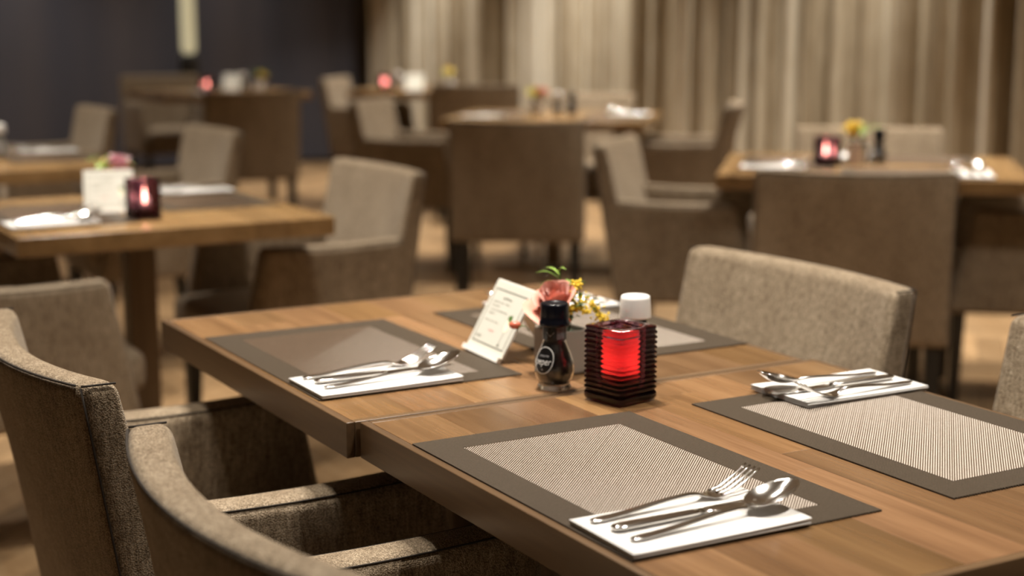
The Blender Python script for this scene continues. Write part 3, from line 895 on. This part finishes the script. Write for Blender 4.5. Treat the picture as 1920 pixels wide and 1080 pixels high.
# ------------------------------------------------------------------ menu cards
def make_card():
    t = thing('menu_card')
    w, h = 0.1195, 0.112
    lean = math.atan2(0.056, 0.0995)
    # local frame: card faces -x, runs along y; leaned back towards +x
    def P(u, v, d): return Vector((v * math.sin(lean) - d * math.cos(lean), u, v * math.cos(lean) + d * math.sin(lean)))
    def slab(u0, u1, v0, v1, d0, d1):
        vs = [P(u, v, d) for d in (d0, d1) for v in (v0, v1) for u in (u0, u1)]
        return vs, [(0, 2, 3, 1), (4, 5, 7, 6), (0, 1, 5, 4), (2, 6, 7, 3), (0, 4, 6, 2), (1, 3, 7, 5)]
    MB().add(*slab(-w / 2, w / 2, 0.002, h + 0.004, -0.0022, 0.0)).build('back_plate', M['acrylic'], t, False)
    MB().add(*slab(-w / 2, w / 2, 0.008, h + 0.002, 0.0002, 0.0012)).build('card', M['card'], t, False)
    mb = MB(); mb.add(*slab(-w / 2, w / 2, -0.0000, 0.0075, -0.0022, 0.0065))
    # rear strut
    mb.add(*[[(0.055, -0.02, 0.078), (0.055, 0.02, 0.078), (0.104, -0.02, 0.0), (0.104, 0.02, 0.0), (0.058, -0.02, 0.080), (0.058, 0.02, 0.080), (0.107, -0.02, 0.0), (0.107, 0.02, 0.0)],
             [(0, 2, 3, 1), (4, 5, 7, 6), (0, 1, 5, 4), (2, 6, 7, 3), (0, 4, 6, 2), (1, 3, 7, 5)]])
    mb.build('stand', M['acrylic'], t, False)
    pr = MB(); d = 0.0015
    b0, b1, v0, v1, lw = -w / 2 + 0.0085, w / 2 - 0.0085, 0.0175, h - 0.010, 0.0015
    # note: seen from the front (-x side) the reading direction is -y
    for (u0, u1, va, vb) in ((b0, b1, v0, v0 + lw), (b0, b1, v1 - lw, v1), (b0, b0 + lw * .8, v0, v1), (b1 - lw * .8, b1, v0, v1)):
        pr.add(*slab(u0, u1, va, vb, d - 0.0001, d))
    o = pr.build('printed_frame', M['ink'], t, False)
    def scribble(mb, s0, s1, v, amp, th):
        # handwriting-like ink stroke: s measured in reading direction from the left edge
        n = max(6, int((s1 - s0) / 0.0009)); rr = random.Random(int(v * 1e5))
        gap = 0
        for i in range(n):
            if gap > 0: gap -= 1; continue
            if rr.random() < 0.10: gap = 1; continue
            sa, sb = s0 + (s1 - s0) * i / n, s0 + (s1 - s0) * (i + 1.05) / n
            va, vb = v + amp * rr.uniform(-1, 1), v + amp * rr.uniform(-1, 1)
            ua, ub = w / 2 - sa, w / 2 - sb
            mb.add([P(ua, va - th, d), P(ub, vb - th, d), P(ub, vb + th, d), P(ua, va + th, d)], [(0, 1, 2, 3)])
    pm = MB()
    scribble(pm, 0.043, 0.072, 0.0905, 0.0013, 0.0010)
    o = pm.build('title_line', M['ink'], t, False)
    pm = MB()
    for (s0, s1, v) in ((0.019, 0.072, 0.0825), (0.019, 0.043, 0.0765), (0.019, 0.074, 0.0700), (0.019, 0.040, 0.0640), (0.019, 0.060, 0.0530), (0.014, 0.030, 0.0255), (0.014, 0.030, 0.0275)):
        scribble(pm, s0, s1, v, 0.0009, 0.0006)
    pm.build('text_line', M['pale_ink'], t, False)
    pm = MB(); scribble(pm, 0.043, 0.060, 0.0395, 0.0012, 0.0008); pm.build('price', M['red_ink'], t, False)
    def ell(mb, s, v, rs, rv, dd):
        mb.add([P(w / 2 - s + rs * math.cos(2 * PI * k / 20), v + rv * math.sin(2 * PI * k / 20), dd) for k in range(20)], [tuple(range(20))])
    pm = MB(); ell(pm, 0.0905, 0.0540, 0.0068, 0.0105, d); pm.build('printed_glass', M['drink'], t, False)
    pm = MB()
    pm.add(*slab(w / 2 - 0.0909, w / 2 - 0.0901, 0.024, 0.044, d - 0.0001, d))
    pm.add([P(w / 2 - 0.0860, 0.0215, d), P(w / 2 - 0.0955, 0.0215, d), P(w / 2 - 0.0905, 0.0275, d)], [(0, 1, 2)])
    pm.build('printed_glass_foot', M['pale_ink'], t, False)
    pm = MB(); ell(pm, 0.0930, 0.0650, 0.0030, 0.0062, d + 0.0002); ell(pm, 0.0880, 0.0660, 0.0034, 0.0040, d + 0.0003); ell(pm, 0.0945, 0.0600, 0.0018, 0.0040, d + 0.0003)
    pm.build('printed_leaf', M['mint'], t, False)
    return t
CD = make_card(); kids(CD); CD['category'] = 'menu card'
put(CD, 1.057, 1.940, Z, R(-3.8), 'leaning white menu card with framed text and a printed glass on the front table', 'menu cards')
put(CD, 1.04, 3.84, Z, R(74), 'blank-looking white card standing on the left-hand table', 'menu cards')
x, y = loc(DP, 0.47, 0.18); put(CD, x, y, Z, R(60), 'bright white card on the table furthest back', 'menu cards')
put(CD, 3.44, 9.66, Z, R(60), 'small white card before the dark curtain', 'menu cards')

# ------------------------------------------------------------------ flowers
def make_pot(mat):
    t = thing('flower_box')
    s = 0.031
    rings = [(s - 0.004, 0.0), (s - 0.001, 0.0015), (s - 0.0005, 0.004), (s, 0.058), (s, 0.0605), (s - 0.003, 0.0610), (s - 0.0035, 0.059), (s - 0.0035, 0.050)]
    vs, fs = [], []
    N = 16
    for h, z in rings:
        for k in range(N):
            a = 2 * PI * (k + .5) / N; c, q = math.cos(a), math.sin(a); m_ = max(abs(c), abs(q)) * 1.0
            x, y = c / m_ * h, q / m_ * h
            if abs(abs(x) - abs(y)) < h * 0.35: x, y = x * 0.985, y * 0.985
            vs.append((x, y, z))
    for i in range(len(rings) - 1):
        for k in range(N): fs.append((i * N + k, i * N + (k + 1) % N, (i + 1) * N + (k + 1) % N, (i + 1) * N + k))
    fs.append(tuple(range(N))[::-1])
    MB().add(vs, fs).build('box', mat, t, False)
    MB().add(*rbox((0.0268, 0.0268, 0.004), 0.003, center=(0, 0, 0.050))).build('flower_foam', M['soil'], t)
    return t
def petal(r0, h, span, curl, ang, base_z, open_, seed, wave=0.0):
    """one cupped petal: grid in (angle, height) with a rolled rim"""
    rr = random.Random(seed); nu, nv = 9, 9; vs = []; fs = []
    ph = rr.uniform(0, 6)
    for j in range(nv + 1):
        v = j / nv
        wid = min(1.0, 0.35 + 1.1 * v)
        for i in range(nu + 1):
            u = (i / nu) * 2 - 1
            top = 1 - 0.22 * abs(u) ** 2.6
            z = base_z + h * v * top
            r = r0 * (0.30 + 0.80 * math.sin(min(1.0, v * 1.05) * PI / 2)) + open_ * v ** 1.7
            if v > 0.72:
                k = (v - 0.72) / 0.28; r += curl * k * k; z -= curl * 0.55 * k * k
            r += wave * math.sin(3 * u + ph) * v
            a = ang + u * span * wid
            vs.append((r * math.cos(a), r * math.sin(a), z))
    for j in range(nv):
        for i in range(nu):
            a = j * (nu + 1) + i; fs.append((a, a + 1, a + nu + 2, a + nu + 1))
    # second skin, so that a petal has thickness
    o = len(vs); th = 0.0005
    vs2 = [(x * (1 - th / max(0.004, math.hypot(x, y))), y * (1 - th / max(0.004, math.hypot(x, y))), z) for x, y, z in vs]
    fs2 = [tuple(q + o for q in f[::-1]) for f in fs]
    return vs + vs2, fs + fs2
def make_rose(name, mat, seed, sc=1.0):
    t = thing(name); rr = random.Random(seed)
    lay = [(3, 0.0050, 0.050, 1.5, 0.0005, 0.000), (3, 0.0080, 0.052, 1.3, 0.001, 0.000), (4, 0.0115, 0.053, 1.1, 0.002, 0.0005), (4, 0.0155, 0.052, 1.0, 0.004, 0.001), (4, 0.0195, 0.047, 0.95, 0.007, 0.002)]
    for n, r0, h, sp, cu, op in lay:
        a0 = rr.uniform(0, 6)
        for k in range(n):
            MB().add(*petal(r0 * sc, h * sc * rr.uniform(0.92, 1.05), sp, cu * sc, a0 + 2 * PI * k / n + rr.uniform(-.15, .15), rr.uniform(-0.002, 0.001), op * sc, rr.randrange(999), 0.0012)).build('petal', mat, t)
    # one loose outer petal hanging open
    MB().add(*petal(0.021 * sc, 0.034 * sc, 0.80, 0.006 * sc, R(190), 0.000, 0.018 * sc, 5, 0.001)).build('petal', mat, t)
    mb = MB(); mb.add(*lathe([(0.001, -0.012), (0.006, -0.009), (0.009, -0.002), (0.010, 0.004)], 12))
    for k in range(5):
        a = 2 * PI * k / 5
        mb.add([(0.006 * math.cos(a - .4), 0.006 * math.sin(a - .4), -0.004), (0.006 * math.cos(a + .4), 0.006 * math.sin(a + .4), -0.004), (0.022 * math.cos(a), 0.022 * math.sin(a), -0.006)], [(0, 1, 2)])
    mb.build('sepal', M['leaf_dark'], t)
    MB().add(*tube([(0, 0, -0.010), (0.001, 0, -0.022), (0, 0, -0.034)], 0.0020, 6)).build('stem', M['stem'], t)
    return t
def leaf_geo(base, tip, width, up=(0, 0, 1), bend=0.006):
    base, tip = Vector(base), Vector(tip); d = tip - base; L = d.length
    side = d.cross(Vector(up)).normalized(); nrm = side.cross(d).normalized()
    vs, fs = [], []; n = 8
    for j in range(n + 1):
        f = j / n; w = width * math.sin(PI * f ** 0.8) * 0.5
        c = base + d * f + nrm * bend * math.sin(PI * f)
        for s in (-1, 0, 1):
            vs.append(c + side * w * s - nrm * (0.0 if s else 0.12 * w))
    for j in range(n):
        for s in range(2):
            a = j * 3 + s; fs.append((a, a + 1, a + 4, a + 3))
    o = len(vs)
    vs2 = [v - nrm * 0.0005 for v in vs]
    return vs + vs2, fs + [tuple(q + o for q in f[::-1]) for f in fs]
def make_leafsprig():
    t = thing('leaf_sprig')
    MB().add(*tube([(0, 0, 0), (0.002, 0.001, 0.030), (-0.001, 0.001, 0.058), (-0.001, 0.0, 0.072)], [0.0014, 0.0012, 0.001, 0.0006], 6)).build('stem', M['stem'], t)
    # leaf directions given as (sideways, depth, height)
    L = [((-0.001, 0, 0.060), (-0.030, 0.006, 0.066), 0.010), ((-0.001, 0, 0.058), (-0.026, -0.012, 0.047), 0.013), ((-0.002, 0, 0.066), (0.006, -0.004, 0.060 + 0.012), 0.008),
         ((-0.001, 0, 0.070), (-0.001, 0, 0.085), 0.006), ((0, 0, 0.052), (0.012, -0.006, 0.057), 0.009), ((0, 0, 0.046), (0.020, -0.002, 0.058), 0.008), ((-0.001, 0, 0.055), (-0.010, -0.010, 0.050), 0.009),
         ((-0.001, 0, 0.064), (-0.024, 0.010, 0.070), 0.007)]
    for b_, tp, w in L: MB().add(*leaf_geo(b_, tp, w)).build('leaf', M['leaf'], t)
    return t
def make_goldenrod(seed, pts):
    t = thing('goldenrod'); rr = random.Random(seed)
    MB().add(*tube(pts, [0.0013] * (len(pts) - 1) + [0.0006], 5)).build('stem', M['stem'], t)
    mb = MB(); n = len(pts)
    ico = [(0, 0, 1), (0.89, 0, 0.45), (0.28, 0.85, 0.45), (-0.72, 0.53, 0.45), (-0.72, -0.53, 0.45), (0.28, -0.85, 0.45), (0.72, 0.53, -0.45), (-0.28, 0.85, -0.45), (-0.89, 0, -0.45), (-0.28, -0.85, -0.45), (0.72, -0.53, -0.45), (0, 0, -1)]
    icf = [(0, 1, 2), (0, 2, 3), (0, 3, 4), (0, 4, 5), (0, 5, 1), (1, 6, 2), (2, 7, 3), (3, 8, 4), (4, 9, 5), (5, 10, 1), (6, 7, 2), (7, 8, 3), (8, 9, 4), (9, 10, 5), (10, 6, 1), (11, 7, 6), (11, 8, 7), (11, 9, 8), (11, 10, 9), (11, 6, 10)]
    for k in range(150):
        f = 0.45 + 0.55 * rr.random(); q = f * (n - 1); i = min(n - 2, int(q)); c = Vector(pts[i]).lerp(Vector(pts[i + 1]), q - i)
        s = 0.007 * (1.15 - 0.6 * f)
        c = c + Vector((rr.gauss(0, s), rr.gauss(0, s), abs(rr.gauss(0, s)) * 0.8)); r = rr.uniform(0.0011, 0.0023)
        mb.add([c + Vector(v) * r for v in ico], icf)
    tag(mb.build('buds', M['yellow'], t), kind='stuff')
    for k in range(9):
        f = 0.12 + 0.09 * k; q = f * (n - 1); i = min(n - 2, int(q)); c = Vector(pts[i]).lerp(Vector(pts[i + 1]), q - i)
        a = rr.uniform(0, 6.28)
        MB().add(*leaf_geo(c, c + Vector((0.017 * math.cos(a), 0.017 * math.sin(a), 0.006)), 0.0055)).build('leaf', M['leaf_dark'], t)
    return t
def make_berry():
    t = thing('berry_sprig')
    MB().add(*tube([(0, 0, 0), (0.004, 0, 0.006), (0.013, 0, 0.008)], 0.0008, 5)).build('stem', M['stem'], t)
    MB().add(*lathe([(0.0005, -0.0085), (0.0035, -0.0072), (0.0056, -0.003), (0.0058, 0.001), (0.0046, 0.005), (0.002, 0.0075), (0.0004, 0.008)], 14)).build('berry', M['berry'], t)
    for c in kids(t):
        if c.name.startswith('berry'): c.rotation_euler = (0, R(90), 0); c.location = (0.020, 0, 0.008)
    MB().add(*leaf_geo((0.006, 0, 0.006), (0.016, 0.004, -0.002), 0.005)).build('leaf', M['leaf_dark'], t)
    KIDS.pop(t.name, None); return t
VA = R(90 - 33)          # direction of sight over the bouquet
def side(x, y, s, d, z): # s to the right as seen, d away
    return (x + s * math.cos(VA - PI / 2) + d * math.cos(VA), y + s * math.sin(VA - PI / 2) + d * math.sin(VA), z)
BX, BY = 1.108, 1.806
POT = make_pot(M['ceramic']); kids(POT); POT['category'] = 'flower box'
put(POT, BX, BY, Z, R(0), 'warm grey square flower box behind the sharp pepper mill', 'flower boxes')
ROSE = make_rose('rose', M['petal'], 4); kids(ROSE); ROSE['category'] = 'rose'
ROSE.rotation_euler = (R(24), R(-14), VA - PI / 2 + R(0)); 
p = side(BX, BY, 0.000, -0.004, 0.826)
ROSE.location = p; used.add(ROSE.name); ROSE['label'] = 'salmon pink rose above the sharp pepper mill'
LS = make_leafsprig(); LS['category'] = 'leaf sprig'
LS.scale = (1.2, 1.2, 1.2); LS.location = side(BX, BY, 0.000, 0.012, 0.805); LS.rotation_euler = (0, 0, VA - PI / 2); LS['label'] = 'fresh green leaf sprig standing above the salmon rose'
g1 = make_goldenrod(2, [(0, 0, 0), (0.006, 0, 0.025), (0.014, 0, 0.045), (0.022, 0, 0.062), (0.026, 0, 0.068)])
g1.location = side(BX, BY, -0.004, 0.004, 0.803); g1.rotation_euler = (0, 0, VA - PI / 2); tag(g1, 'short yellow goldenrod right behind the salmon rose', 'goldenrod', 'goldenrod sprigs')
g2 = make_goldenrod(6, [(0, 0, 0), (0.006, 0, 0.030), (0.016, 0, 0.048), (0.032, 0, 0.040), (0.046, 0, 0.022), (0.052, 0, 0.012)])
g2.location = side(BX, BY, 0.010, 0.0, 0.803); g2.rotation_euler = (0, 0, VA - PI / 2); tag(g2, 'long yellow goldenrod bowing right towards the white salt cap', 'goldenrod', 'goldenrod sprigs')
g3 = make_goldenrod(9, [(0, 0, 0), (0.004, 0.003, 0.020), (0.010, 0.004, 0.032), (0.020, 0.002, 0.036), (0.030, 0, 0.030)])
g3.location = side(BX, BY, 0.006, -0.010, 0.803); g3.rotation_euler = (0, 0, VA - PI / 2); tag(g3, 'small low goldenrod tuft just over the candle glass rim', 'goldenrod', 'goldenrod sprigs')
b1 = make_berry(); b1.location = side(BX, BY, -0.042, -0.030, 0.812); b1.rotation_euler = (0, 0, VA - PI / 2 + PI); tag(b1, 'coral berry pointing left before the menu card edge', 'berry', 'berry sprigs')
b2 = make_berry(); b2.location = side(BX, BY, -0.012, -0.030, 0.817); b2.rotation_euler = (0, 0, VA - PI / 2 + R(20)); tag(b2, 'coral berry right of the salmon rose', 'berry', 'berry sprigs')
# simple bouquets on the far tables
POTW = make_pot(M['ceramic_white']); kids(POTW); POTW['category'] = 'flower box'
RP = make_rose('rose', M['petal_pink'], 8); kids(RP); RP['category'] = 'rose'
RY = make_rose('rose', M['petal_yellow'], 9, 1.05); kids(RY); RY['category'] = 'rose'
kids(LS)
def bouquet(x, y, pot, roses, where, leaves):
    put(pot, x, y, Z, R(20), 'square flower box ' + where, 'flower boxes')
    for pr, s, d, z, nm in roses:
        q = side(x, y, s, d, z); put(pr, q[0], q[1], q[2], rnd.uniform(0, 6), nm + ' ' + where, 'background roses')
    for (s, d, rz), nm in zip(leaves, ('leftmost green leaf sprig ', 'rear green leaf sprig ', 'front green leaf sprig ', 'rightmost green leaf sprig ')):
        q = side(x, y, s, d, 0.803); o = dup(LS, q, rz, nm + where, 'background leaf sprigs'); o.scale = (2.1, 2.1, 1.0)
bouquet(1.10, 3.985, POTW, [(RP, 0.012, -0.006, 0.832, 'lilac pink rose'), (RY, -0.016, 0.006, 0.815, 'small yellow flower')], 'behind the white card on the left-hand table', [(-0.018, 0.0, 0.4), (-0.012, 0.012, 2.4)])
bouquet(1.08, 5.60, POTW, [(RY, 0.0, 0.012, 0.818, 'small yellow flower')], 'at the left edge of the picture', [(-0.012, 0.0, 0.4), (0.014, 0.01, 2.4), (0.0, -0.012, 4.4)])
x, y = loc(FP, 0.435, 0.47); bouquet(x, y, POTW, [(RY, -0.018, -0.004, 0.835, 'yellow rose')], 'on the right-hand table', [(0.012, 0.0, 0.4), (0.02, 0.01, 2.4), (0.004, -0.012, 4.4), (0.012, 0.016, 5.2)])
x, y = loc(EP, 0.39, 0.42); bouquet(x, y, POTW, [(RY, -0.018, 0.0, 0.830, 'yellow rose'), (ROSE, 0.020, -0.004, 0.832, 'salmon rose')], 'on the middle table', [(-0.016, 0.0, 0.4), (-0.02, 0.01, 2.9)])
x, y = loc(DP, 0.66, 0.36); bouquet(x, y, POTW, [(RY, -0.008, 0.0, 0.838, 'yellow rose')], 'on the table furthest back', [(-0.016, 0.0, 0.4)])
bouquet(3.60, 9.60, POTW, [(RY, 0.02, 0.0, 0.815, 'small yellow flower')], 'before the dark curtain', [(0.010, 0.0, 0.4), (0.016, 0.01, 2.4)])

# ------------------------------------------------------------------ floor lamp behind the back left table
t = thing('floor_lamp', (3.62, 11.05, 0))
MB().add(*lathe([(0.13, 0.0), (0.14, 0.006), (0.14, 0.02), (0.13, 0.026), (0.02, 0.03)], 28)).build('base', M['leg'], t)
MB().add(*lathe([(0.02, 0.028), (0.03, 0.70), (0.068, 0.72), (0.072, 0.74), (0.072, 0.93), (0.06, 0.945), (0.01, 0.95)], 24)).build('stand', M['leg'], t)
MB().add(*lathe([(0.02, 0.945), (0.048, 0.965), (0.052, 0.985), (0.052, 1.90), (0.046, 1.93), (0.01, 1.94)], 24)).build('lamp_tube', M['tube'], t)
tag(t, 'tall pale tube lamp on a black stand against the dark curtain', 'lamp')
